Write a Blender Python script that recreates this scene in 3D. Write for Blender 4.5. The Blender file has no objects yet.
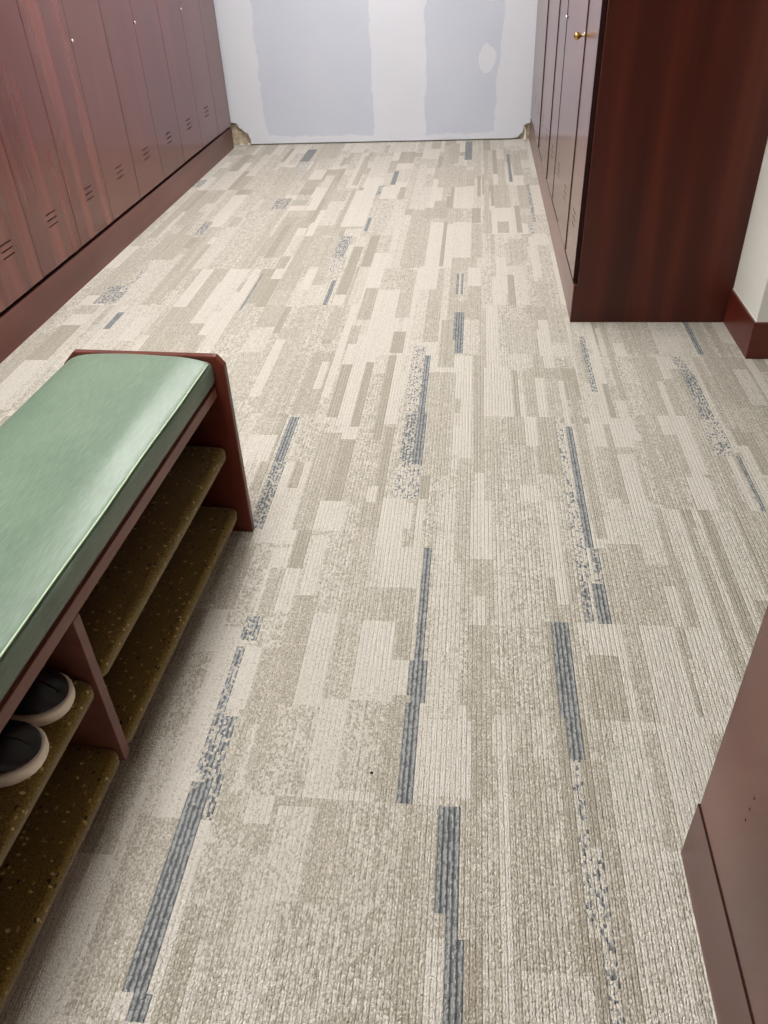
import bpy, bmesh, math, random
from mathutils import Matrix, Vector
random.seed(11)
LIGHTS = [(-.88, .95, 'ceiling light above the near end of the room'),
          (-.8, 3.35, 'ceiling light above the middle of the aisle'),
          (-.8, 5.3, 'ceiling light above the aisle close to the drywall')]
EXPO = 1.12
C = bpy.context.scene.collection
scn = bpy.context.scene
PI = math.pi

# ------------------------------------------------------------------ materials
def new_mat(name):
    m = bpy.data.materials.new(name); m.use_nodes = True
    nt = m.node_tree
    return m, nt, nt.nodes['Principled BSDF']
def N(nt, t, **kw):
    n = nt.nodes.new(t)
    for k, v in kw.items():
        if hasattr(n, k): setattr(n, k, v)
        else: n.inputs[k].default_value = v
    return n
def math_n(nt, op, a, b=None, c=None, clamp=False):
    n = nt.nodes.new('ShaderNodeMath'); n.operation = op; n.use_clamp = clamp
    for i, v in enumerate((a, b, c)):
        if v is None: continue
        if isinstance(v, (int, float)): n.inputs[i].default_value = v
        else: nt.links.new(v, n.inputs[i])
    return n.outputs[0]
def mixc(nt, f, a, b):
    n = nt.nodes.new('ShaderNodeMix'); n.data_type = 'RGBA'
    for i, v in ((0, f), (6, a), (7, b)):
        if isinstance(v, (int, float)): n.inputs[i].default_value = v
        elif isinstance(v, tuple): n.inputs[i].default_value = (*v, 1) if len(v) == 3 else v
        else: nt.links.new(v, n.inputs[i])
    return n.outputs[2]
def srgb(r, g, b):
    f = lambda c: (c/255/12.92) if c/255 <= .04045 else ((c/255+.055)/1.055)**2.4
    return (f(r), f(g), f(b))
def ramp(nt, fac, stops):
    n = nt.nodes.new('ShaderNodeValToRGB'); e = n.color_ramp.elements
    while len(e) < len(stops): e.new(.5)
    for el, (p, c) in zip(e, stops): el.position = p; el.color = (*c, 1)
    nt.links.new(fac, n.inputs[0]); return n.outputs[0]

def plain(name, col, rough=.5, metal=0.0, spec=.5, noise=0.0, nscale=20.0):
    m, nt, b = new_mat(name)
    tc = N(nt, 'ShaderNodeTexCoord'); n = N(nt, 'ShaderNodeTexNoise', Scale=nscale, Detail=3.0)
    nt.links.new(tc.outputs['Object'], n.inputs['Vector'])
    lo = tuple(c*(1-noise) for c in col); hi = tuple(min(1, c*(1+noise)) for c in col)
    nt.links.new(ramp(nt, n.outputs[0], [(.3, lo), (.7, hi)]), b.inputs['Base Color'])
    b.inputs['Roughness'].default_value = rough; b.inputs['Metallic'].default_value = metal
    b.inputs['Specular IOR Level'].default_value = spec
    return m
def wood(name, axis, dark, mid, light, rough=.3, spec=.5, coat=.0, scale=1.0):
    m, nt, b = new_mat(name)
    tc = N(nt, 'ShaderNodeTexCoord'); oi = N(nt, 'ShaderNodeObjectInfo')
    off = N(nt, 'ShaderNodeVectorMath', operation='SCALE'); off.inputs[0].default_value = (7.3, 3.1, 5.7)
    nt.links.new(oi.outputs['Random'], off.inputs['Scale'])
    add = N(nt, 'ShaderNodeVectorMath', operation='ADD')
    nt.links.new(tc.outputs['Object'], add.inputs[0]); nt.links.new(off.outputs[0], add.inputs[1])
    def stretched(s, k):
        mp = N(nt, 'ShaderNodeMapping'); v = [s, s, s]; v['xyz'.index(axis)] = s*k
        mp.inputs['Scale'].default_value = v
        nt.links.new(add.outputs[0], mp.inputs['Vector']); return mp.outputs[0]
    n1 = N(nt, 'ShaderNodeTexNoise', Scale=1.0, Detail=2.5, Roughness=.5, Distortion=.12)
    nt.links.new(stretched(8*scale, .06), n1.inputs['Vector'])
    n2 = N(nt, 'ShaderNodeTexNoise', Scale=1.0, Detail=1.0, Roughness=.4)
    nt.links.new(stretched(34*scale, .02), n2.inputs['Vector'])
    f = math_n(nt, 'ADD', math_n(nt, 'MULTIPLY', n1.outputs[0], .93), math_n(nt, 'MULTIPLY', n2.outputs[0], .07))
    nt.links.new(ramp(nt, f, [(.33, dark), (.5, mid), (.68, light)]), b.inputs['Base Color'])
    b.inputs['Roughness'].default_value = rough
    b.inputs['Specular IOR Level'].default_value = spec
    b.inputs['Coat Weight'].default_value = coat; b.inputs['Coat Roughness'].default_value = .12
    return m
WD = (srgb(79,33,28), srgb(93,43,36), srgb(111,56,46))
M = {}
M['edge'] = plain('gap_shade_brown', srgb(44,20,16), .7, spec=.15, noise=.1)  # dark brown that paints shade into door gaps, slots and carcass
M['door'] = wood('cherry_laminate', 'z', *WD, rough=.26, spec=.5, coat=.35)
M['panel'] = wood('cherry_laminate_unlit_end', 'z', srgb(60,23,16), srgb(74,30,21), srgb(92,40,26), rough=.35, spec=.35)  # darker copy of the door laminate: shade of the unlit end
M['plinth'] = wood('cherry_laminate_plinth', 'y', *WD, rough=.28, spec=.45, coat=.2)
M['basex'] = wood('cherry_baseboard_across', 'x', srgb(80,30,22), srgb(94,37,27), srgb(108,46,34), rough=.3, spec=.4)
M['basey'] = wood('cherry_baseboard_along', 'y', srgb(80,30,22), srgb(94,37,27), srgb(108,46,34), rough=.3, spec=.4)
M['bench_wood'] = wood('bench_cherry', 'z', srgb(78,33,24), srgb(92,41,30), srgb(108,51,37), rough=.33, spec=.4, scale=1.3)
M['rail_wood'] = wood('bench_rail_cherry', 'y', srgb(106,64,54), srgb(120,76,64), srgb(134,88,74), rough=.4, spec=.35, scale=1.3)
M['top_edge'] = wood('bench_edge_cherry', 'x', srgb(122,46,28), srgb(146,60,38), srgb(168,76,48), rough=.35, spec=.35, scale=1.5)

M['brass'] = plain('brass', srgb(178,148,92), .3, 1.0, noise=.1)
M['chrome'] = plain('chrome', srgb(225,225,225), .15, 1.0)
M['white_wall'] = plain('white_paint', srgb(226,225,219), .6, spec=.3, noise=.02, nscale=3)
M['ceiling'] = plain('ceiling_tile', srgb(232,232,228), .9, spec=.1, noise=.03, nscale=60)
M['caulk'] = plain('white_caulk', srgb(228,226,220), .5)
M['lamp_frame'] = plain('white_enamel', srgb(235,235,232), .4)
M['sole'] = plain('cream_rubber', srgb(246,236,216), .6, noise=.06, nscale=40)
M['black_leather'] = plain('black_leather', srgb(18,19,20), .42, noise=.2, nscale=120)
M['lining'] = plain('dark_lining', srgb(34,32,30), .9, noise=.2, nscale=90)
M['plaster'] = plain('crumbled_plaster', srgb(206,200,188), .95, noise=.15, nscale=60)
M['old_board'] = plain('exposed_board', srgb(186,172,148), .95, noise=.25, nscale=35)
M['lint'] = plain('dark_lint', srgb(30,30,32), .9)
m, nt, b = new_mat('lamp_glow'); M['glow'] = m
b.inputs['Base Color'].default_value = (.9, .9, .9, 1); b.inputs['Emission Color'].default_value = (1, .985, .96, 1)
b.inputs['Emission Strength'].default_value = 14.0

# green vinyl with fine lengthwise emboss
m, nt, b = new_mat('green_vinyl'); M['vinyl'] = m
tc = N(nt, 'ShaderNodeTexCoord'); mp = N(nt, 'ShaderNodeMapping'); mp.inputs['Scale'].default_value = (330, 30, 330)
mp.inputs['Rotation'].default_value = (0, 0, .05)
nt.links.new(tc.outputs['Object'], mp.inputs['Vector'])
n1 = N(nt, 'ShaderNodeTexNoise', Scale=1.0, Detail=2.0, Distortion=.4); nt.links.new(mp.outputs[0], n1.inputs['Vector'])
n2 = N(nt, 'ShaderNodeTexNoise', Scale=5.0, Detail=3.0); nt.links.new(tc.outputs['Object'], n2.inputs['Vector'])
f = math_n(nt, 'ADD', math_n(nt, 'MULTIPLY', n1.outputs[0], .6), math_n(nt, 'MULTIPLY', n2.outputs[0], .4))
nt.links.new(ramp(nt, f, [(.35, srgb(94,112,96)), (.5, srgb(103,121,104)), (.65, srgb(113,131,113))]), b.inputs['Base Color'])
b.inputs['Roughness'].default_value = .38; b.inputs['Specular IOR Level'].default_value = .42
bp = N(nt, 'ShaderNodeBump', Strength=.35, Distance=.0008); nt.links.new(n1.outputs[0], bp.inputs['Height'])
nt.links.new(bp.outputs[0], b.inputs['Normal'])
M['piping'] = plain('pale_green_piping', srgb(176,196,164), .35)

# olive carpet with pale flecks on the bench shelves
m, nt, b = new_mat('olive_fleck_carpet'); M['olive'] = m
tc = N(nt, 'ShaderNodeTexCoord')
def flecks(scale, rad, seed, sx, sy):
    mp = N(nt, 'ShaderNodeMapping'); mp.inputs['Location'].default_value = (seed, seed*2, seed)
    mp.inputs['Scale'].default_value = (sx, sy, 1); nt.links.new(tc.outputs['Object'], mp.inputs['Vector'])
    nz = N(nt, 'ShaderNodeTexNoise', Scale=90.0, Detail=1.0); nt.links.new(tc.outputs['Object'], nz.inputs['Vector'])
    ad = N(nt, 'ShaderNodeVectorMath', operation='MULTIPLY_ADD'); nt.links.new(nz.outputs['Color'], ad.inputs[0])
    ad.inputs[1].default_value = (.010, .010, .010); nt.links.new(mp.outputs[0], ad.inputs[2])
    v = N(nt, 'ShaderNodeTexVoronoi', Scale=scale, Randomness=.9); nt.links.new(ad.outputs[0], v.inputs['Vector'])
    return math_n(nt, 'LESS_THAN', v.outputs['Distance'], rad)
nz = N(nt, 'ShaderNodeTexNoise', Scale=260.0, Detail=3.0); nt.links.new(tc.outputs['Object'], nz.inputs['Vector'])
base = ramp(nt, nz.outputs[0], [(.3, srgb(92,74,34)), (.55, srgb(122,100,48)), (.75, srgb(150,126,66))])
c = mixc(nt, flecks(46, .15, 3.3, 1, .75), base, srgb(52,46,30))
c = mixc(nt, flecks(46, .15, 1.7, .8, 1.2), c, srgb(196,178,118))
c = mixc(nt, flecks(42, .13, 8.1, 1.3, .8), c, srgb(186,150,96))
nt.links.new(c, b.inputs['Base Color']); b.inputs['Roughness'].default_value = .95
b.inputs['Specular IOR Level'].default_value = .1
b.inputs['Sheen Weight'].default_value = .25
bp = N(nt, 'ShaderNodeBump', Strength=.6, Distance=.002); nt.links.new(nz.outputs[0], bp.inputs['Height'])
nt.links.new(bp.outputs[0], b.inputs['Normal'])

# carpet tiles
GX = .5/48; SX = .069
m, nt, b = new_mat('carpet_tile'); M['carpet'] = m
geo = N(nt, 'ShaderNodeNewGeometry'); sep = N(nt, 'ShaderNodeSeparateXYZ'); nt.links.new(geo.outputs['Position'], sep.inputs[0])
jn = N(nt, 'ShaderNodeTexNoise', Scale=150.0, Detail=1.0); nt.links.new(geo.outputs['Position'], jn.inputs['Vector'])
jc = N(nt, 'ShaderNodeSeparateColor'); nt.links.new(jn.outputs['Color'], jc.inputs[0])
xr = math_n(nt, 'MULTIPLY', math_n(nt, 'SUBTRACT', sep.outputs[0], SX), 1/GX)          # one unit = one wide yarn row
xi = math_n(nt, 'ADD', math_n(nt, 'MULTIPLY', xr, 2), math_n(nt, 'MULTIPLY', math_n(nt, 'SUBTRACT', jc.outputs[0], .5), 1.1))
col = math_n(nt, 'FLOOR', xi)
wc = N(nt, 'ShaderNodeTexWhiteNoise', noise_dimensions='1D'); nt.links.new(col, wc.inputs['W'])
yi = math_n(nt, 'ADD', math_n(nt, 'MULTIPLY', sep.outputs[1], 1/.0075), math_n(nt, 'MULTIPLY', wc.outputs[0], 7.0))
yi = math_n(nt, 'ADD', yi, math_n(nt, 'MULTIPLY', jc.outputs[1], 1.8))
row = math_n(nt, 'FLOOR', yi)
cmb = N(nt, 'ShaderNodeCombineXYZ'); nt.links.new(col, cmb.inputs[0]); nt.links.new(row, cmb.inputs[1])
wn = N(nt, 'ShaderNodeTexWhiteNoise', noise_dimensions='3D'); nt.links.new(cmb.outputs[0], wn.inputs['Vector'])
sepc = N(nt, 'ShaderNodeSeparateColor'); nt.links.new(wn.outputs['Color'], sepc.inputs[0])
at = {k: N(nt, 'ShaderNodeAttribute', attribute_name=k).outputs['Fac'] for k in ('tone', 'blue', 'mott')}
mpn = N(nt, 'ShaderNodeMapping'); mpn.inputs['Scale'].default_value = (1, .4, 1); nt.links.new(geo.outputs['Position'], mpn.inputs['Vector'])
nn = N(nt, 'ShaderNodeTexNoise', Scale=60.0, Detail=4.0, Roughness=.75); nt.links.new(mpn.outputs[0], nn.inputs['Vector'])
nlow = math_n(nt, 'SUBTRACT', nn.outputs[0], .5)
rnd = math_n(nt, 'ADD', math_n(nt, 'MULTIPLY', math_n(nt, 'SUBTRACT', wn.outputs['Value'], .5), 1.0), math_n(nt, 'MULTIPLY', nlow, 1.9))
colv = math_n(nt, 'MULTIPLY', math_n(nt, 'SUBTRACT', wc.outputs[0], .5), .22)
v = math_n(nt, 'ADD', math_n(nt, 'ADD', at['tone'], math_n(nt, 'MULTIPLY', rnd, at['mott'])), colv)
fmp = N(nt, 'ShaderNodeMapping'); fmp.inputs['Scale'].default_value = (1, .5, 1); nt.links.new(geo.outputs['Position'], fmp.inputs['Vector'])
fn = N(nt, 'ShaderNodeTexNoise', Scale=330.0, Detail=2.0); nt.links.new(fmp.outputs[0], fn.inputs['Vector'])
v = math_n(nt, 'ADD', v, math_n(nt, 'MULTIPLY', math_n(nt, 'SUBTRACT', fn.outputs[0], .5), 2.8), clamp=True)
tcol = ramp(nt, v, [(0, srgb(230,224,214)), (.5, srgb(205,198,184)), (1, srgb(172,164,147))])
ridge = math_n(nt, 'ABSOLUTE', math_n(nt, 'SINE', math_n(nt, 'MULTIPLY', xr, PI)))
bv = math_n(nt, 'ADD', math_n(nt, 'MULTIPLY', ridge, .55), math_n(nt, 'ADD', math_n(nt, 'MULTIPLY', fn.outputs[0], .5), math_n(nt, 'MULTIPLY', sepc.outputs[1], .38)))
bcol = ramp(nt, bv, [(.35, srgb(86,90,94)), (.75, srgb(124,127,129)), (1.1, srgb(176,177,176))])
bth = math_n(nt, 'ADD', math_n(nt, 'MULTIPLY_ADD', sepc.outputs[0], .7, .15), math_n(nt, 'MULTIPLY', nlow, 1.0))
bm = math_n(nt, 'LESS_THAN', bth, at['blue'])
nt.links.new(mixc(nt, bm, tcol, bcol), b.inputs['Base Color'])
b.inputs['Roughness'].default_value = .95; b.inputs['Specular IOR Level'].default_value = .15
b.inputs['Sheen Weight'].default_value = .1
fx = math_n(nt, 'FRACT', xi); rx = math_n(nt, 'SINE', math_n(nt, 'MULTIPLY', fx, PI))
fy = math_n(nt, 'FRACT', yi); ry = math_n(nt, 'SINE', math_n(nt, 'MULTIPLY', fy, PI))
h = math_n(nt, 'ADD', math_n(nt, 'MULTIPLY', rx, .5), math_n(nt, 'MULTIPLY', ry, .4))
h = math_n(nt, 'ADD', h, math_n(nt, 'MULTIPLY', ridge, .6))
h = math_n(nt, 'ADD', h, math_n(nt, 'MULTIPLY', fn.outputs[0], 1.3))
bp = N(nt, 'ShaderNodeBump', Strength=1.0, Distance=.0038); nt.links.new(h, bp.inputs['Height'])
nt.links.new(bp.outputs[0], b.inputs['Normal'])

# unpainted drywall with joint compound bands
m, nt, b = new_mat('drywall'); M['drywall'] = m
geo = N(nt, 'ShaderNodeNewGeometry'); sep = N(nt, 'ShaderNodeSeparateXYZ'); nt.links.new(geo.outputs['Position'], sep.inputs[0])
n1 = N(nt, 'ShaderNodeTexNoise', Scale=7.0, Detail=6.0, Roughness=.6); nt.links.new(geo.outputs['Position'], n1.inputs['Vector'])
wob = math_n(nt, 'MULTIPLY', math_n(nt, 'SUBTRACT', n1.outputs[0], .5), .09)
X = math_n(nt, 'ADD', sep.outputs[0], wob); Z = math_n(nt, 'ADD', sep.outputs[2], wob)
def band(a, c, s=.006):
    lo = N(nt, 'ShaderNodeMapRange', interpolation_type='SMOOTHSTEP'); nt.links.new(X, lo.inputs[0]); lo.inputs[1].default_value = a-s; lo.inputs[2].default_value = a+s
    hi = N(nt, 'ShaderNodeMapRange', interpolation_type='SMOOTHSTEP'); nt.links.new(X, hi.inputs[0]); hi.inputs[1].default_value = c-s; hi.inputs[2].default_value = c+s
    return math_n(nt, 'SUBTRACT', lo.outputs[0], hi.outputs[0])
def blob(cx, cz, rx_, rz_):
    a = math_n(nt, 'POWER', math_n(nt, 'ABSOLUTE', math_n(nt, 'DIVIDE', math_n(nt, 'SUBTRACT', X, cx), rx_)), 2)
    c_ = math_n(nt, 'POWER', math_n(nt, 'ABSOLUTE', math_n(nt, 'DIVIDE', math_n(nt, 'SUBTRACT', Z, cz), rz_)), 2)
    return math_n(nt, 'LESS_THAN', math_n(nt, 'ADD', a, c_), 1)
# right band narrows with height, left band leans a little
Xs = X
msk = math_n(nt, 'MAXIMUM', band(-2.4, -1.655), band(-.79, -.375))
sh = math_n(nt, 'ADD', X, math_n(nt, 'MULTIPLY', sep.outputs[2], -.06))
lo = N(nt, 'ShaderNodeMapRange', interpolation_type='SMOOTHSTEP'); nt.links.new(sh, lo.inputs[0]); lo.inputs[1].default_value = .125; lo.inputs[2].default_value = .14
msk = math_n(nt, 'MAXIMUM', msk, lo.outputs[0])
for bb in ((.075, .56, .062, .095), (.10, 1.02, .07, .10), (-.9, 1.7, .1, .07), (-.1, 1.5, .06, .06)):
    msk = math_n(nt, 'MAXIMUM', msk, blob(*bb))
bot = N(nt, 'ShaderNodeMapRange'); nt.links.new(Z, bot.inputs[0]); bot.inputs[1].default_value = .06; bot.inputs[2].default_value = .05
msk = math_n(nt, 'MAXIMUM', msk, bot.outputs[0])
n3 = N(nt, 'ShaderNodeTexNoise', Scale=3.0, Detail=4.0); nt.links.new(geo.outputs['Position'], n3.inputs['Vector'])
board = ramp(nt, n3.outputs[0], [(.3, srgb(196,202,216)), (.7, srgb(201,207,219))])
mud = ramp(nt, n3.outputs[0], [(.3, srgb(213,217,226)), (.7, srgb(217,220,228))])
nt.links.new(mixc(nt, msk, board, mud), b.inputs['Base Color'])
b.inputs['Roughness'].default_value = .75; b.inputs['Specular IOR Level'].default_value = .25
bp = N(nt, 'ShaderNodeBump', Strength=.25, Distance=.003); nt.links.new(msk, bp.inputs['Height']); nt.links.new(bp.outputs[0], b.inputs['Normal'])

# ------------------------------------------------------------------ mesh helpers
def bx(bm, x0, x1, y0, y1, z0, z1):
    vs = [bm.verts.new((x, y, z)) for x in (x0, x1) for y in (y0, y1) for z in (z0, z1)]
    for f in ((0,1,3,2), (4,6,7,5), (0,4,5,1), (2,3,7,6), (0,2,6,4), (1,5,7,3)):
        bm.faces.new([vs[i] for i in f])
    return bm
def obj(name, bm, mat, parent=None, smooth=False, bevel=0.0, loc=None, seg=2):
    bmesh.ops.recalc_face_normals(bm, faces=bm.faces)
    me = bpy.data.meshes.new(name); bm.to_mesh(me); bm.free()
    o = bpy.data.objects.new(name, me); C.objects.link(o)
    for mm in (mat if isinstance(mat, list) else [mat]): me.materials.append(mm)
    if smooth:
        for p_ in me.polygons: p_.use_smooth = True
    if bevel:
        md = o.modifiers.new('bevel', 'BEVEL'); md.width = bevel; md.segments = seg; md.limit_method = 'ANGLE'; md.angle_limit = .6
    if parent: o.parent = parent
    if loc: o.location = loc
    return o
def box(name, dims, mat, parent=None, bevel=0.0, loc=None):
    return obj(name, bx(bmesh.new(), *dims), mat, parent, bevel=bevel, loc=loc)
def thing(name, label, cat, loc=(0,0,0), rz=0, group=None):
    o = bpy.data.objects.new(name, None); C.objects.link(o); o.location = loc; o.rotation_euler = (0, 0, rz)
    o.empty_display_size = .1; o['label'] = label; o['category'] = cat
    if group: o['group'] = group
    return o
def tag(o, label, cat, group=None):
    o['label'] = label; o['category'] = cat
    if group: o['group'] = group
    return o
def struct(o): o['kind'] = 'structure'; return o
def prism(pts, axis, a, c):
    """closed outline pts (2D) extruded along axis from a to c"""
    bm = bmesh.new()
    def mk(p, t):
        q = list(p); q.insert('xyz'.index(axis), t); return bm.verts.new(q)
    A = [mk(p, a) for p in pts]; B = [mk(p, c) for p in pts]; n = len(pts)
    bm.faces.new(A); bm.faces.new(B[::-1])
    for i in range(n): bm.faces.new((A[i], A[(i+1) % n], B[(i+1) % n], B[i]))
    return bm
def lathe(prof, n=24):
    """prof [(r, t)] revolved about the x axis"""
    bm = bmesh.new(); rings = []
    for r, t in prof:
        rings.append([bm.verts.new((t, r*math.cos(2*PI*i/n), r*math.sin(2*PI*i/n))) for i in range(n)])
    for a, c_ in zip(rings, rings[1:]):
        for i in range(n): bm.faces.new((a[i], a[(i+1) % n], c_[(i+1) % n], c_[i]))
    bm.faces.new(rings[0][::-1]); bm.faces.new(rings[-1]); return bm

# ------------------------------------------------------------------ locker doors with vent slots
def door_bm(w, z0, z1, holes, t=.018, depth=.012):
    """front face at x=0 looking +x, body behind; holes are (y0,y1,z0,z1) pockets"""
    bm = bmesh.new()
    ys = sorted({0, w} | {h[0] for h in holes} | {h[1] for h in holes})
    zs = sorted({z0, z1} | {h[2] for h in holes} | {h[3] for h in holes})
    V = {}
    def v(x, y, z):
        k = (round(x, 5), round(y, 5), round(z, 5))
        if k not in V: V[k] = bm.verts.new(k)
        return V[k]
    def hole(yc, zc): return any(h[0] < yc < h[1] and h[2] < zc < h[3] for h in holes)
    for a, c_ in zip(ys, ys[1:]):
        for e, f in zip(zs, zs[1:]):
            hx = -depth if hole((a+c_)/2, (e+f)/2) else 0
            bm.faces.new((v(hx,a,e), v(hx,c_,e), v(hx,c_,f), v(hx,a,f)))
            if hx:
                for p_, q in (((a,e),(c_,e)), ((c_,e),(c_,f)), ((c_,f),(a,f)), ((a,f),(a,e))):
                    bm.faces.new((v(0,*p_), v(0,*q), v(hx,*q), v(hx,*p_)))
    for a, c_ in zip(ys, ys[1:]):
        bm.faces.new((v(0,a,z0), v(0,c_,z0), v(-t,c_,z0), v(-t,a,z0))); bm.faces.new((v(0,a,z1), v(0,c_,z1), v(-t,c_,z1), v(-t,a,z1)))
    for e, f in zip(zs, zs[1:]):
        bm.faces.new((v(0,0,e), v(0,0,f), v(-t,0,f), v(-t,0,e))); bm.faces.new((v(0,w,e), v(0,w,f), v(-t,w,f), v(-t,w,e)))
    bm.faces.new([v(-t,y,z0) for y in ys] + [v(-t,w,z) for z in zs[1:]] + [v(-t,y,z1) for y in ys[::-1][1:]] + [v(-t,0,z) for z in zs[::-1][1:-1]])
    return bm
def slots(w, c=None, zc=.365, half=.047):
    c = w/2 if c is None else c
    r = []
    for k in (-1, 0, 1):
        r.append((c-half, c+half, zc+k*.026-.0028, zc+k*.026+.0028))
    return r
def shade_edges(o):  # door sides and slot pockets coloured dark to stand for gap shade
    o.data.materials.append(M['edge'])
    for p_ in o.data.polygons:
        if p_.normal.x < .5 or p_.center.x < -.005: p_.material_index = 1
ZD, ZT = .170, 1.985
def locker_unit(loc, rz, w, label, group, doors, knob_y=None, depth=.55, ball=False, proud=None):
    """local: front plane x=0 facing +x, y from 0 to w"""
    t = thing('locker', label, 'locker', loc, rz, group)
    bm = bmesh.new(); d = depth
    bx(bm, -d, -.022, .001, .016, .165, 2.0); bx(bm, -d, -.022, w-.016, w-.001, .165, 2.0)
    bx(bm, -d, -.022, .016, w-.016, .172, .190); bx(bm, -d, -.022, .016, w-.016, 1.982, 2.0)
    bx(bm, -d, -d+.008, .016, w-.016, .183, 1.982)
    obj('body', bm, M['edge'], t)  # carcass in the shade colour so door seams look shadowed
    ds = []
    for di, (a, c_, sc) in enumerate(doors):
        o = obj('door', door_bm(c_-a, ZD, ZT, slots(c_-a, sc) if sc is not None else []), M['door'], t, loc=(proud[di] if proud else 0, a, 0)); ds.append((a, o))
    if knob_y is not None:
        a, dr = ds[-1] if knob_y >= ds[-1][0] else ds[0]
        if ball:
            pr = [(.009, 0), (.009, .002), (.005, .004), (.005, .012)]+[(max(.0045, .0145*math.sin(q)), .026-.0145*math.cos(q)) for q in [PI*(.12+.82*i/12) for i in range(13)]]
            obj('knob', lathe(pr), M['brass'], dr, True, loc=(0, knob_y-a, 1.0))
            obj('knob_rose', lathe([(.0125, 0), (.0125, .0015), (.009, .0025)], 20), M['chrome'], dr, True, loc=(0, knob_y-a, 1.0))
        else:
            obj('lock', lathe([(.0075, 0), (.0075, .004), (.0062, .0065), (.003, .007)], 20), M['chrome'], dr, True, loc=(0, knob_y-a, 1.0))
    for o in t.children:
        if o.name.startswith('door'): shade_edges(o)
    return t

LX = -1.907
LU = [(2.03, 2.885), (2.885, 3.741), (3.741, 4.587), (4.587, 5.442), (5.442, 6.298)]
lab = ['reddish brown double door locker on the left, nearest the camera behind the bench',
       'reddish brown double locker on the left, cut off by the photo edge behind the bench',
       'second visible reddish brown double locker on the left, counting from the bench',
       'third visible reddish brown double locker on the left, counting from the bench',
       'reddish brown double locker on the left, last pair of doors before the drywall']
for i, (a, c_) in enumerate(LU):
    if i == 0: continue
    w = c_-a; mid = w/2
    locker_unit((LX, a, 0), 0, w, lab[i], 'lockers along the left wall',
                [(.0025, mid-.002, mid/2), (mid+.002, w-.0025, mid/2)], mid+.010)
fp = box('filler_panel', (-2.45, LX, 6.301, 6.662, .166, 2.0), M['door'], bevel=.001)
tag(fp, 'plain brown filler panel without vents closing the left lockers at the drywall', 'panel')
pl = box('locker_plinth', (-2.40, LX+.001, 2.0, 6.66, 0, .153), M['plinth'], bevel=.0015)
tag(pl, 'long reddish brown kick board under the left row of lockers', 'plinth')

# right-hand lockers: local front +x turned to face -x (rz = pi): local y runs towards the camera
RX = .4215
def right_unit(y0, y1, label, doors, knob=None, ball=False, proud=None):
    w = y1-y0
    # world y = y1 - local y
    L = [(y1-b_+.0015, y1-a_-.0015, (b_-a_)/2 if s else None) for a_, b_, s in doors]
    return locker_unit((RX, y1, 0), PI, w, label, 'lockers along the right side', L, None if knob is None else y1-knob, depth=.6, ball=ball, proud=proud)
r0 = right_unit(3.243, 4.040, 'brown locker on the right with the big brass knob, at the dark end panel', [(3.262, 3.632, 1), (3.632, 4.040, 1)], 3.662, True, (0, .0035))
right_unit(4.040, 4.860, 'second brown locker on the right, with the small bright knob', [(4.040, 4.448, 1), (4.448, 4.860, 1)], 4.43, False, (0, .002))
right_unit(4.860, 5.655, 'third brown locker on the right, beside the darkest door seam', [(4.860, 5.252, 1), (5.252, 5.655, 1)], None, False, (.006, .001))
right_unit(5.655, 6.470, 'brown locker on the right farthest from the camera, with a dark knob', [(5.655, 6.062, 1), (6.062, 6.470, 1)], 5.70, True, (.006, 0))
rf = box('filler_panel', (RX, 1.03, 6.473, 6.735, .166, 2.0), M['door'], bevel=.001)
tag(rf, 'narrow brown filler panel on the right between lockers and drywall', 'panel')
rp = box('locker_plinth', (RX+.0005, 1.03, 3.2435, 6.72, 0, .155), M['plinth'], bevel=.0015)
tag(rp, 'brown kick board under the right row of lockers', 'plinth')
# end panel, unlit tone painted into its colour, notched over the plinth
pts = [(.4215, 0), (1.055, 0), (1.055, 2.0), (.4385, 2.0), (.4385, .158), (.4215, .158)]
ep = obj('end_panel', prism(pts, 'y', 3.221, 3.2415), M['panel'], bevel=.0012)
ep['label'] = 'tall reddish brown panel, darkened in colour as the unlit side, closing the near end of the right lockers'; ep['category'] = 'panel'

# near cabinet at lower right
nc = thing('locker', 'brown cabinet in the lower right corner with three small drilled holes', 'locker', (.408, .831, 0), PI)
w = 1.7; bm = bmesh.new()
bx(bm, -.56, -.022, .001, .018, .165, 2.0); bx(bm, -.56, -.022, w-.018, w, .165, 2.0)
bx(bm, -.56, -.022, .018, w-.018, .165, .183); bx(bm, -.56, -.022, .018, w-.018, 1.982, 2.0); bx(bm, -.56, -.55, .018, w-.018, .183, 1.982)
obj('body', bm, M['door'], nc)
hs = [(.1355, .1400, z-.0024, z+.0024) for z in (.330, .3565, .3825)]
shade_edges(obj('door', door_bm(.425, .1565, 1.985, hs), M['door'], nc, loc=(-.0015, .004, 0)))
for k in range(1, 4):
    shade_edges(obj('door', door_bm(.420, .1565, 1.985, slots(.420)), M['door'], nc, loc=(-.0015, .004+.4245*k, 0)))
npl = obj('plinth', prism([(-.56, 0), (.002, 0), (.0008, .1535), (.0004, .1545), (-.56, .1535)], 'y', .0, w), M['plinth'], nc)

for o in (npl, pl, rp):  # plinth tops painted dark as the shade under the doors
    o.data.materials.append(M['edge'])
    for p_ in o.data.polygons:
        if p_.normal.z > .3: p_.material_index = 1
# ------------------------------------------------------------------ bench
BA = (-.5991, 1.7528, 0); YAW = math.radians(2.556)
be = thing('shoe_bench', 'long green vinyl bench with reddish wood ends and two carpeted shoe shelves', 'bench', BA, -YAW)
LEN = 1.66; DEP = .426; T = .020
ch, cl = .024, .034
epts = [(0, 0), (0, .520), (-ch+.004, .545), (-DEP+cl, .547), (-DEP, .513), (-DEP, 0)]
for v0 in (-T, -LEN):
    obj('end_panel', prism(epts, 'y', v0, v0+T), M['bench_wood'], be, bevel=.0025)
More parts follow.
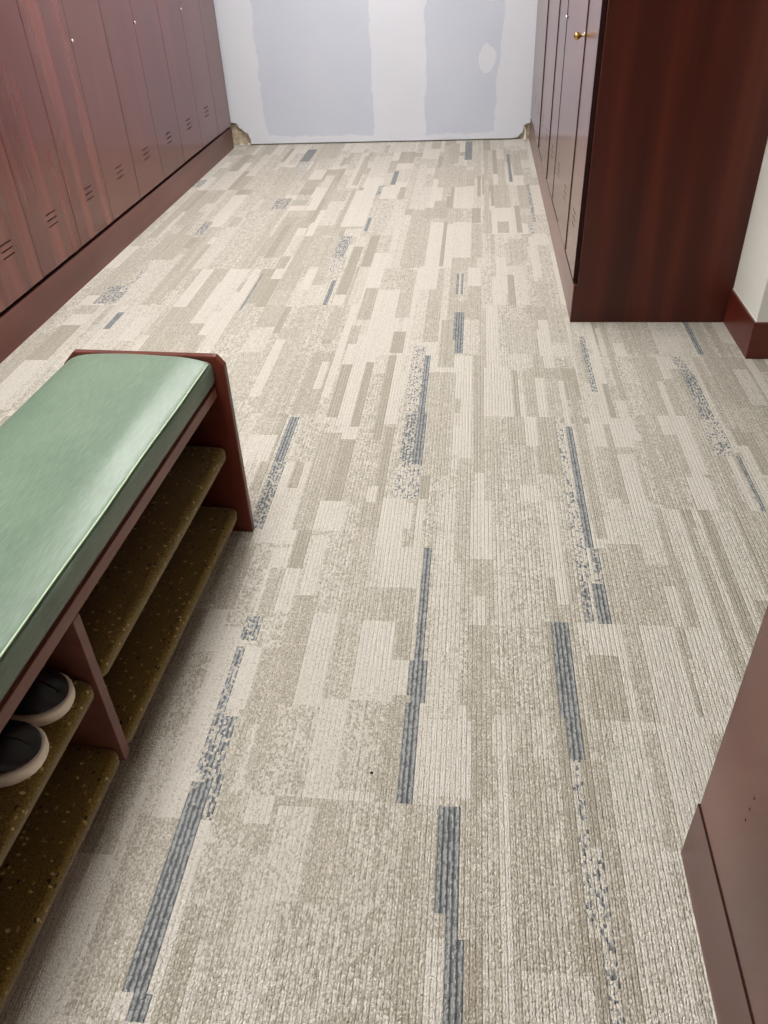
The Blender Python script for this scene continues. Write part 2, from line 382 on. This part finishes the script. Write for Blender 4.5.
# seat deck and rails
box('seat_deck', (-DEP+.025, -.037, -LEN+T, -T, .452, .468), M['bench_wood'], be)
rl = box('seat_rail', (-.052, -.0315, -LEN+T, -T, .434, .462), M['rail_wood'], be, bevel=.0015)
box('seat_rail', (-DEP+.022, -DEP+.040, -LEN+T, -T, .400, .466), M['rail_wood'], be, bevel=.0015)
box('back_panel', (-DEP+.006, -DEP+.022, -LEN+T, -T, .02, .466), M['bench_wood'], be)
box('divider', (-DEP+.041, -.0305, -.832, -.808, .045, .4335), M['rail_wood'], be, bevel=.0015)
def shelf(z, v0, v1, xf=-.031):
    """carpet wrapped shelf: rounded front and rounded front corners, board edge under it"""
    x0 = -DEP+.022; t = .030; r = .014
    prof = [(x0, z), (xf-r, z)] + [(xf-r+r*math.sin(a), z-r+r*math.cos(a)) for a in [PI/2*i/6 for i in range(1, 7)]] + [(xf-.001, z-t), (x0, z-t)]
    bm = bmesh.new(); n = 40; rings = []
    for i in range(n+1):
        s = i/n
        # cluster rings near the ends where the corner rounds off
        s = .5-.5*math.cos(PI*s); vv = v0+(v1-v0)*s
        e = min(vv-v0, v1-vv); rc = .022
        pull = rc-math.sqrt(max(0, rc*rc-(rc-e)**2)) if e < rc else 0
        rings.append([bm.verts.new((px-(pull if px > xf-.03 else 0), vv, pz-(.3*pull if pz > z-.005 and px > xf-.03 else 0))) for px, pz in prof])
    for a, c_ in zip(rings, rings[1:]):
        k = len(a)
        for i in range(k): bm.faces.new((a[i], a[(i+1) % k], c_[(i+1) % k], c_[i]))
    bm.faces.new(rings[0]); bm.faces.new(rings[-1][::-1])
    o = obj('shelf', bm, M['olive'], be, True); return o
ZU, ZL = .288, .088
for z in (ZU, ZL):
    shelf(z, -.8075, -T-.0005); shelf(z, -LEN+T+.0005, -.8325)
# cushion: rounded vinyl pad
bm = bmesh.new(); x1, x0 = -.0265, -.418; z0, zs_, zt = .4685, .532, .5485
def prof(k):  # k inset amount at the ends (0..1)
    P = [(x0+.012, z0), (x0+.002, z0+.012), (x0, z0+.03), (x0+.003, z0+.048), (x0+.014, zs_-.002), (x0+.04, zt-.006), (x0+.08, zt-.001), (x0+.14, zt+.002),
         (x0+.20, zt+.003), (x0+.25, zt+.001), (x1-.095, zt+.0005), (x1-.072, zt-.0012), (x1-.050, zt-.0052), (x1-.028, zt-.0112), (x1-.008, zs_+.001), (x1-.002, zs_-.006), (x1, zs_-.02), (x1, z0+.02), (x1-.003, z0+.007), (x1-.012, z0)]
    cx, cz = (x0+x1)/2, (z0+zt)/2
    return [(cx+(px-cx)*(1-.055*k), cz+(pz-cz)*(1-.42*k)-(.004*k)) for px, pz in P]
va, vb = -LEN+T+.002, -T-.0015; rings = []
for i in range(61):
    s = i/60; vv = va+(vb-va)*(.5-.5*math.cos(PI*s)); e = min(vv-va, vb-vv); rc = .010
    k = 1-math.sqrt(max(0, 1-(1-e/rc)**2)) if e < rc else 0
    rings.append([bm.verts.new((px, vv, pz+.0012*math.sin(vv*9+px*14)*(pz > .54))) for px, pz in prof(k*.35)])
for a, c_ in zip(rings, rings[1:]):
    for i in range(len(a)): bm.faces.new((a[i], a[(i+1) % len(a)], c_[(i+1) % len(a)], c_[i]))
bm.faces.new(rings[0]); bm.faces.new(rings[-1][::-1])
cu = obj('cushion', bm, M['vinyl'], be, True)
md = cu.modifiers.new('sub', 'SUBSURF'); md.levels = 1; md.render_levels = 1
def tube(pts, r, n=8):
    bm = bmesh.new(); rings = []
    for i, q in enumerate(pts):
        a = Vector(pts[max(0, i-1)]); c_ = Vector(pts[min(len(pts)-1, i+1)]); d = (c_-a).normalized()
        s = d.cross(Vector((0, 0, 1))).normalized(); u = s.cross(d)
        rings.append([bm.verts.new(Vector(q)+s*r*math.cos(2*PI*j/n)+u*r*math.sin(2*PI*j/n)) for j in range(n)])
    for a, c_ in zip(rings, rings[1:]):
        for j in range(n): bm.faces.new((a[j], a[(j+1) % n], c_[(j+1) % n], c_[j]))
    bm.faces.new(rings[0]); bm.faces.new(rings[-1][::-1]); return bm
obj('piping', tube([(x1-.0055+.0006*math.sin(v*17), v, zs_+.001+.0006*math.sin(v*11)) for v in [va+.018+(vb-va-.036)*i/50 for i in range(51)]], .0019), M['piping'], cu, True)

# ------------------------------------------------------------------ shoes on the upper shelf
def shoe(label, loc, rz, side):
    """local: toe at +x, heel at -x, length .285"""
    t = thing('shoe', label, 'shoe', loc, rz, 'black shoes on the bench shelf')
    Lh = .285
    def half(s):   # s 0 heel .. 1 toe -> (left, right) half widths
        w_ = [0, .021, .029, .033, .0335, .034, .037, .043, .0495, .053, .053, .050, .044, .034, .020, 0]
        q = s*15; i = min(14, int(q)); f_ = q-i; h_ = w_[i]*(1-f_)+w_[i+1]*f_
        if s > .62: h_ = .054 if s < .79 else .054*math.sqrt(max(0, 1-((s-.79)/.21)**2.3))
        if s < .12: h_ = .032*math.sqrt(max(0, 1-(1-s/.12)**2.2))
        return h_
    def outline(n=22, grow=0.0):
        pts = []
        for i in range(n+1):
            s = .5-.5*math.cos(PI*i/n); c0 = side*.004*math.sin(PI*s); h_ = half(s)
            # round nose and heel
            h_ = max(h_, 0)
            pts.append((s, c0, h_))
        return pts
    O = outline()
    def loop(z, g):
        L_ = [(-Lh+Lh*s+(g if s > .5 else -g)*abs(2*s-1)**3, c0+h_+(g if h_ > 0 else 0), z) for s, c0, h_ in O]
        R_ = [(-Lh+Lh*s+(g if s > .5 else -g)*abs(2*s-1)**3, c0-h_-(g if h_ > 0 else 0), z) for s, c0, h_ in O][::-1][1:-1]
        return L_+R_
    def loft(loops, cap0=True, cap1=True):
        bm = bmesh.new(); rs = [[bm.verts.new(q) for q in l] for l in loops]
        for a, c_ in zip(rs, rs[1:]):
            k = len(a)
            for i in range(k): bm.faces.new((a[i], a[(i+1) % k], c_[(i+1) % k], c_[i]))
        if cap0: bm.faces.new(rs[0][::-1])
        if cap1: bm.faces.new(rs[-1])
        return bm
    so = obj('sole', loft([loop(.0, -.004), loop(.003, .002), loop(.012, .0028), loop(.022, .0026), loop(.0255, .0012), loop(.026, -.005)]), M['sole'], t, True)
    md_ = so.modifiers.new('bev', 'BEVEL'); md_.width = .002; md_.segments = 2; md_.limit_method = 'ANGLE'
    # upper: height profile rises from toe to instep, opening towards heel
    def hz(s):
        P = [(0, .098), (.08, .100), (.2, .082), (.35, .070), (.5, .083), (.62, .082), (.74, .072), (.86, .062), (.94, .052), (1, .036)]
        for (a, za), (c_, zc) in zip(P, P[1:]):
            if s <= c_: return za+(zc-za)*(s-a)/(c_-a)
        return .03
    levels = [0, .25, .5, .72, .88, .97, 1.0]
    loops = []
    for lv in levels:
        g = -.003-.30*0
        L_ = []; R_ = []
        for s, c0, h_ in O:
            z = .024+(hz(s)-.024)*lv
            shrink = math.sqrt(max(0, 1-lv**2.6))*.0
            if s > .46: k = math.sqrt(max(0, 1-lv**2.4))         # closes over the foot
            else: k = max(math.sqrt(max(0, 1-lv**2.4)), .62+.0*s) # open collar
            if .40 < s <= .46: k = max(k, .62*(.46-s)/.06)
            xx = -Lh+Lh*s
            if s > .85: xx -= .016*lv**2*(s-.85)/.15
            if s < .1: xx += .010*lv*(1-s/.1)
            L_.append((xx, c0+(h_-.002)*k if h_ > .002 else c0, z)); R_.append((xx, c0-(h_-.002)*k if h_ > .002 else c0, z))
        loops.append(L_+R_[::-1][1:-1])
    up = obj('upper', loft(loops, True, False), M['black_leather'], t, True)
    md_ = up.modifiers.new('thick', 'SOLIDIFY'); md_.thickness = .0025; md_.offset = -1
    sm = up.modifiers.new('sub', 'SUBSURF'); sm.levels = 1; sm.render_levels = 1
    obj('insole', loft([[(q[0]*.94-.006, q[1]*.86, .030) for q in loop(.03, -.004)]] + [[(q[0]*.94-.006, q[1]*.86, .033) for q in loop(.033, -.004)]]), M['lining'], t, True)
    return t
cy, sy = math.cos(-YAW), math.sin(-YAW)
def bw(u, v, z): return (BA[0]+u*cy-v*sy, BA[1]+u*sy+v*cy, z)
shoe('black shoe with cream sole on the bench shelf, nearer the divider', bw(-.044, -.8925, ZU+.0005), -YAW+math.radians(6), 1)
shoe('black shoe with cream sole on the bench shelf, at the left photo edge', bw(-.036, -1.008, ZU+.0005), -YAW+math.radians(4), -1)

# ------------------------------------------------------------------ room shell
struct(box('ceiling', (-2.6, 3.2, -1.6, 6.95, 2.6, 2.7), M['ceiling']))
struct(box('wall_left', (-2.6, -2.48, -1.6, 6.77, 0, 2.6), M['white_wall']))
struct(box('wall_near', (-2.6, 3.2, -1.7, -1.6, 0, 2.6), M['white_wall']))
struct(box('wall_right', (3.1, 3.2, -1.6, 2.9, 0, 2.6), M['white_wall']))
struct(box('wall_corner', (1.056, 3.2, 2.891, 6.77, 0, 2.6), M['white_wall'], bevel=.002))
# far drywall sheet with ragged lower corners, standing a little clear of the carpet
fw = [(-1.93, 2.6), (-1.93, .17), (-1.885, .165), (-1.868, .128), (-1.845, .120), (-1.832, .100), (-1.80, .088), (-1.795, .055), (-1.788, .060), (-1.786, .010),
      (.30, .010), (.335, .018), (.352, .040), (.372, .052), (.376, .098), (.40, .112), (.43, .118), (.45, .3), (.45, 2.6)]
struct(obj('wall_far', prism([(a, z) for a, z in fw], 'y', 6.747, 6.760), M['drywall']))
struct(box('wall_backing', (-2.6, 1.06, 6.775, 6.95, 0, 2.6), M['old_board']))
# torn plaster and crumbs at the far left foot
def chunk(name, loc, s, mat, seed, parent=None):
    rnd = random.Random(seed); bm = bmesh.new(); bmesh.ops.create_icosphere(bm, subdivisions=2, radius=1)
    for v_ in bm.verts: v_.co = Vector((v_.co.x*s[0], v_.co.y*s[1], v_.co.z*s[2]))*(1+rnd.uniform(-.25, .25))
    return obj(name, bm, mat, parent, loc=loc)
for i, (x, y, s, l) in enumerate([(-1.862, 6.728, (.018, .010, .011), 'whitish plaster crumb on the carpet against the end of the left plinth'),
                     (-1.800, 6.732, (.014, .009, .010), 'whitish plaster crumb on the carpet at the edge of the broken drywall corner')]):
    o = chunk('plaster_crumb', (x, y, s[2]*.9), s, M['plaster'], 5+i); tag(o, l, 'plaster crumb')
# curled drywall paper at the far right foot
bm = bmesh.new(); rows = []
for i in range(9):
    s = i/8; rows.append([bm.verts.new((.385+.02*s*j/3+.012*math.sin(s*3)-.012, 6.742-.045*s*s-.006*j/3, .112-.108*s)) for j in range(4)])
for a, c_ in zip(rows, rows[1:]):
    for j in range(3): bm.faces.new((a[j], a[j+1], c_[j+1], c_[j]))
o = obj('torn_paper_strip', bm, M['plaster'], smooth=True); md = o.modifiers.new('s', 'SOLIDIFY'); md.thickness = .0015
tag(o, 'curled strip of torn drywall paper standing at the far right wall foot', 'paper strip')
# baseboard around the wall corner on the right
pts = [(1.045, 2.877), (3.1, 2.877), (3.1, 2.8895), (1.0555, 2.8895), (1.0555, 3.2205), (1.045, 3.2205)]
struct(obj('baseboard_right', prism(pts, 'z', 0, .143), M['basex'], bevel=.0015))
struct(obj('trim_1', prism([(1.0525, 2.8865), (3.1, 2.8865), (3.1, 2.8905), (1.0555, 2.8905), (1.0555, 3.2205), (1.0525, 3.2205)], 'z', .1435, .1475), M['caulk']))

# carpet floor: one sheet whose faces carry the woven pattern
RECTS = """E -477 -413 1480 1895|O -589 -471 1690 1891|X -429 -286 1413 1897|O -418 -378 1482 1718|M -307 -245 1151 1902|O -243 -161 1679 1905|M -167 -142 1692 1908|X -123 1 1103 1910|M -254 -122 1402 1521|O -239 -160 1197 1395|D -158 -120 1269 1400|R -122 -87 1271 1687|B -123 -82 1098 1269|E -423 -375 1098 1474|D -516 -475 1403 1577|O -474 -429 1410 1579|S -538 -493 1303 1404|O -516 -475 1128 1297|O -306 -231 1090 1147|D -150 -112 1096 1157|D -426 -369 909 1459|M -481 -427 837 1286|S -532 -492 1304 1400|O -522 -473 1097 1297|S -530 -515 1090 1297|S -533 -488 941 1085|S -525 -474 834 946|L -457 -432 905 1055|O -415 -354 842 906|D -360 -332 844 904|M -622 -531 474 842|L -432 -417 482 608|B -534 -489 519 919|T -534 -530 842 919|O -545 -498 473 517|B -517 -480 474 519|X -398 -299 897 1134|O -308 -222 902 1140|X -248 -148 907 1144|D -165 -114 903 1149|B -120 -85 905 1152|O -91 24 909 1154|D 23 70 912 1161|O 77 96 528 1165|L -347 -251 625 883|M -242 -24 519 890|X -199 -106 512 890|D -275 -234 690 892|L -271 -227 627 678|B -31 11 681 902|O -45 -10 507 641|B -15 13 509 679|M 10 46 648 905|X 46 65 513 907|X -306 -207 490 684|M 118 152 611 1167|X 182 186 613 1171|L 111 224 526 608|B 223 254 1018 1174|s 225 251 664 1013|s 249 253 528 831|D 262 300 532 1015|L 300 328 535 1018|M 381 409 825 1100|X 381 403 541 823|L -74 -8 1104 1912|M -24 13 1618 1914|O 16 79 1643 1916|D 62 82 1406 1648|L 81 123 1408 1792|X 132 211 1413 1920|O 238 263 1481 1925|D 267 288 1413 1685|s 297 326 1557 1927|B 333 353 1711 1929|S 339 355 1558 1711|S 296 316 1412 1555|B 331 356 1414 1557|D 363 389 1753 1930|M 356 426 1417 1712|O 427 478 1751 1933|M 231 288 1413 1474|X 72 201 1118 1401|B 220 253 1121 1409|M 257 267 1122 1412|O 293 369 1312 1409|D 292 365 1128 1307|D 22 69 1109 1394|L 412 539 1640 1932|M 386 475 1420 1725|O 506 534 1419 1562|L 568 573 1566 1890|D 537 556 1416 1889|D 612 629 1670 1869|E 666 686 1387 1888|L 641 657 1542 1758|L 712 752 1530 1885|M 795 806 1724 1894|M 384 424 1132 1406|D 502 520 1138 1413|L 522 561 1141 1319|M 609 734 2918 3245|O 758 829 2930 3087|D 965 994 2909 3218|B 881 899 2908 3218|M 414 415 2693 3244|S 445 453 2593 3085|L 514 519 2780 3164|D 538 547 2537 3217|O 461 474 2355 2779|O 515 551 2418 2536|X 563 619 2309 2893|D 778 798 1892 2895|s 778 824 2785 2895|S 786 833 2417 2784|s 773 836 2189 2415|O 804 823 1893 2188|R 836 854 1895 2189|O 715 742 2699 2894|O 682 692 2327 2678|M 847 883 2350 2896|L 977 1025 2511 2798|E 888 920 2075 2333|D 566 598 1896 2427|M 610 684 2066 2308|O 688 715 2068 2327|O 665 726 1889 2066|D 368 379 1833 2552|B 334 351 1832 2351|D 451 452 1922 2371|O 473 527 1844 2184|L -31 36 2910 3243|B -70 -28 2909 3243|D -114 -51 2793 3243|O -53 22 2644 2897|O -90 -9 2543 2782|M -151 -42 2039 2747|R -172 -155 2436 2895|s -221 -167 2444 2979|S -217 -152 2094 2434|B -169 -138 2036 2435|s -208 -138 1911 2092|D 26 58 2058 2898|O 61 151 2407 2795|E 159 188 2408 2763|M 204 250 2419 2797|O 289 332 2799 3244|M 157 270 2912 3244|M 59 114 1908 2405|D 130 189 2230 2407|D 228 295 2052 2409|O 197 231 2231 2408|O -50 4 2161 2357|E -142 -107 1906 2036|O 25 61 1919 2056|s 294 324 1831 2411|D 332 338 2412 2799|D 362 364 1833 2692|O 333 351 2369 2692|M -691 -636 2409 2883|O -576 -541 2605 2821|O -496 -434 2807 2996|E -493 -433 2401 2802|O -453 -389 2351 2886|E -399 -371 2335 2824|O -281 -237 2347 2744|X -242 -216 1913 2539|E -270 -239 1900 2341|B -623 -587 2106 2396|S -614 -572 1745 2105|O -732 -637 2104 2262|M -737 -649 2272 2390|O -575 -471 1749 2106|D -489 -417 1752 2285|D -545 -515 1950 2107|M -370 -300 1903 2006|O -300 -268 1904 1971|D -306 -236 1760 1897|O -430 -346 1755 1894|O -243 -150 1764 1900|E -604 -565 2995 3124|E -313 -267 2910 3113|B -1283 -1216 6163 6546|s -1268 -1188 5765 6167|B -548 -515 5475 5827|D -780 -719 4482 5338|O -754 -621 4586 5337|D -810 -766 5481 6312|S -737 -655 4057 4413|s -712 -643 3827 4058|R -678 -643 3412 3733|S -619 -582 5212 5448|R -615 -576 4494 4736|E -1090 -1046 4065 4622|E -952 -916 4652 5165|S -1247 -1152 4960 5181|O -816 -798 3618 3885|O -590 -482 5140 5422|M -870 -720 3912 4382|D -573 -554 3423 3853|L -841 -740 3401 3593|M -740 -735 3041 3401|D -605 -561 3043 3400|D -496 -436 3246 3615|M -1360 -1235 5511 5999|D -184 -107 6016 6657|B -62 -16 6113 6727|M -238 -48 5389 5958|B 237 257 5485 6270|M 132 222 4903 5435|S 342 357 4622 5422|s 311 339 4412 4624|E 244 277 4434 4951|E 0 48 4612 4914|M 62 112 4440 4863|D 141 201 4437 4630|M -4 54 4041 4592|O -111 0 4043 4640|E -191 -137 3907 4643|O -252 -164 3593 4646|M -363 -237 3909 4882|R -71 -37 3533 3807|B -68 -26 3040 3328|E 176 203 3421 3778|O 98 167 3421 3773|O 312 335 3739 4373|E 26 49 5164 5650|M -328 -266 3263 3877|M 192 286 3967 4337|D -288 -147 4732 4927|E -162 -119 4944 5176|E 109 132 4956 5436|M 295 362 3420 3708|S -1770 -1659 3435 3661|B -1610 -1581 3132 3336|s -1707 -1656 3583 3909|S -1592 -1538 4451 4710|R -1054 -1039 3349 3798|O -1225 -1149 3433 3901|D -1525 -1453 3434 3872|S -1917 -1845 5485 5673|D -1739 -1577 4031 4449"""
KND = {'O': (.04,0,.35), 'L': (.22,0,.6), 'X': (.42,0,.85), 'M': (.56,0,.5), 'D': (.68,0,.38), 'E': (.88,0,.28),
       'B': (.6,.98,.2), 'T': (.3,.8,.4), 'S': (.15,.58,.6), 's': (.15,.33,.6), 'R': (.3,.0,.3)}
nx0, nx1 = -244, 300; gy = .0208; Y0, Y1 = -1.6, 6.78; ny = int(round((Y1-Y0)/gy))
nx = nx1-nx0
tone = [[.4]*ny for _ in range(nx)]; blue = [[0.]*ny for _ in range(nx)]; mott = [[.5]*ny for _ in range(nx)]
rg = random.Random(4)
def fill(i0, i1, j0, j1, k):
    t_, b_, m_ = KND[k]; t_ += rg.uniform(-.05, .05) if k not in 'BE' else 0
    for i in range(max(0, i0), min(nx, i1)):
        bb = b_
        if k == 'R': bb = .95 if i % 3 != 1 else 0
        for j in range(max(0, j0), min(ny, j1)): tone[i][j] = t_; blue[i][j] = bb; mott[i][j] = m_
def jy(y): return int(round((y-Y0)/gy))
tcol0 = (0-nx0) % 48
seams = {}
for tcn in range(-6, 7):
    i0 = 48*tcn-nx0
    ph = .901 if tcn % 2 else 1.410
    y = ph-4.0
    while y < Y1:
        # strips inside one tile
        i = i0
        while i < i0+48:
            w_ = rg.choice([2,3,3,4,5,5,6,7,9,12]); w_ = min(w_, i0+48-i)
            yy = y
            while yy < y+1.0:
                ln = rg.choice([.12,.18,.25,.35,.5,.7,1.0]); ye = min(yy+ln, y+1.0)
                k = rg.choices('OLXMDE', [20,22,22,16,12,5])[0]
                fill(i, i+w_, jy(yy), jy(ye), k)
                yy = ye
            i += w_
        # one blue streak per tile
        bi = i0+rg.randrange(2, 42); bs = y+rg.uniform(0, .45); bl = rg.uniform(.25, .5)
        if tcn in (-4, -3, -2, -1, 0, 1, 2) and y > -.2: y += 1.0; continue
        fill(bi-3, bi+3, jy(bs-.1), jy(bs+bl+.15), 's'); fill(bi, bi+rg.choice([2,3,4]), jy(bs), jy(bs+bl), rg.choice('BSR'))
        y += 1.0
for e in RECTS.split('|'):
    k, a, c_, d, f_ = e.split(); a, c_, d, f_ = [int(q)/1000 for q in (a, c_, d, f_)]
    i0 = int(round((a-SX)/GX))-nx0; i1 = int(round((c_-SX)/GX))-nx0
    fill(i0, max(i1, i0+2), jy(d), max(jy(f_), jy(d)+1), k)
me = bpy.data.meshes.new('floor')
verts = [(SX+(nx0+i)*GX, Y0+j*gy, 0) for i in range(nx+1) for j in range(ny+1)]
faces = [(i*(ny+1)+j, (i+1)*(ny+1)+j, (i+1)*(ny+1)+j+1, i*(ny+1)+j+1) for i in range(nx) for j in range(ny)]
me.from_pydata(verts, [], faces); me.update()
for nm, arr in (('tone', tone), ('blue', blue), ('mott', mott)):
    a_ = me.attributes.new(nm, 'FLOAT', 'FACE'); a_.data.foreach_set('value', [q for r_ in arr for q in r_])
me.materials.append(M['carpet'])
fl = bpy.data.objects.new('floor', me); C.objects.link(fl); struct(fl)

sp = chunk('lint_speck', (-.1741, .9599, .0022), (.0032, .0026, .002), M['lint'], 3)
tag(sp, 'tiny dark speck of lint lying on the pale carpet left of the long blue stripe', 'lint')

# ------------------------------------------------------------------ ceiling lights
def troffer(x, y, label):
    t = thing('ceiling_light', label, 'ceiling light', (x, y, 2.6), 0, 'ceiling lights')
    bm = bmesh.new(); a, c_ = .30, .60
    bx(bm, -a, a, -c_, -c_+.03, -.022, -.001); bx(bm, -a, a, c_-.03, c_, -.022, -.001)
    bx(bm, -a, -a+.03, -c_+.03, c_-.03, -.022, -.001); bx(bm, a-.03, a, -c_+.03, c_-.03, -.022, -.001)
    obj('frame', bm, M['lamp_frame'], t)
    box('diffuser', (-a+.031, a-.031, -c_+.031, c_-.031, -.012, -.004), M['glow'], t)
for x, y, l in LIGHTS: troffer(x, y, l)
w = bpy.data.worlds.new('world'); scn.world = w; w.use_nodes = True
w.node_tree.nodes['Background'].inputs[0].default_value = (.6, .62, .65, 1); w.node_tree.nodes['Background'].inputs[1].default_value = .5

# ------------------------------------------------------------------ camera
cam = bpy.data.cameras.new('camera'); co = bpy.data.objects.new('camera', cam); C.objects.link(co)
R_ = Vector((0.99450136, 0.09670889, -0.0401801)); U_ = Vector((-0.02542094, 0.59513429, 0.8032241)); F_ = Vector((-0.10159147, 0.79778604, -0.59432029))
co.matrix_world = Matrix(((R_.x, U_.x, -F_.x, 0), (R_.y, U_.y, -F_.y, 0), (R_.z, U_.z, -F_.z, 1.375), (0, 0, 0, 1)))
cam.sensor_fit = 'HORIZONTAL'; cam.sensor_width = 36; cam.lens = 791.3645/768*36; cam.clip_start = .01
scn.camera = co
vs = scn.view_settings; vs.view_transform = 'Standard'; vs.look = 'None'; vs.gamma = 1; vs.use_curve_mapping = False; vs.exposure = EXPO
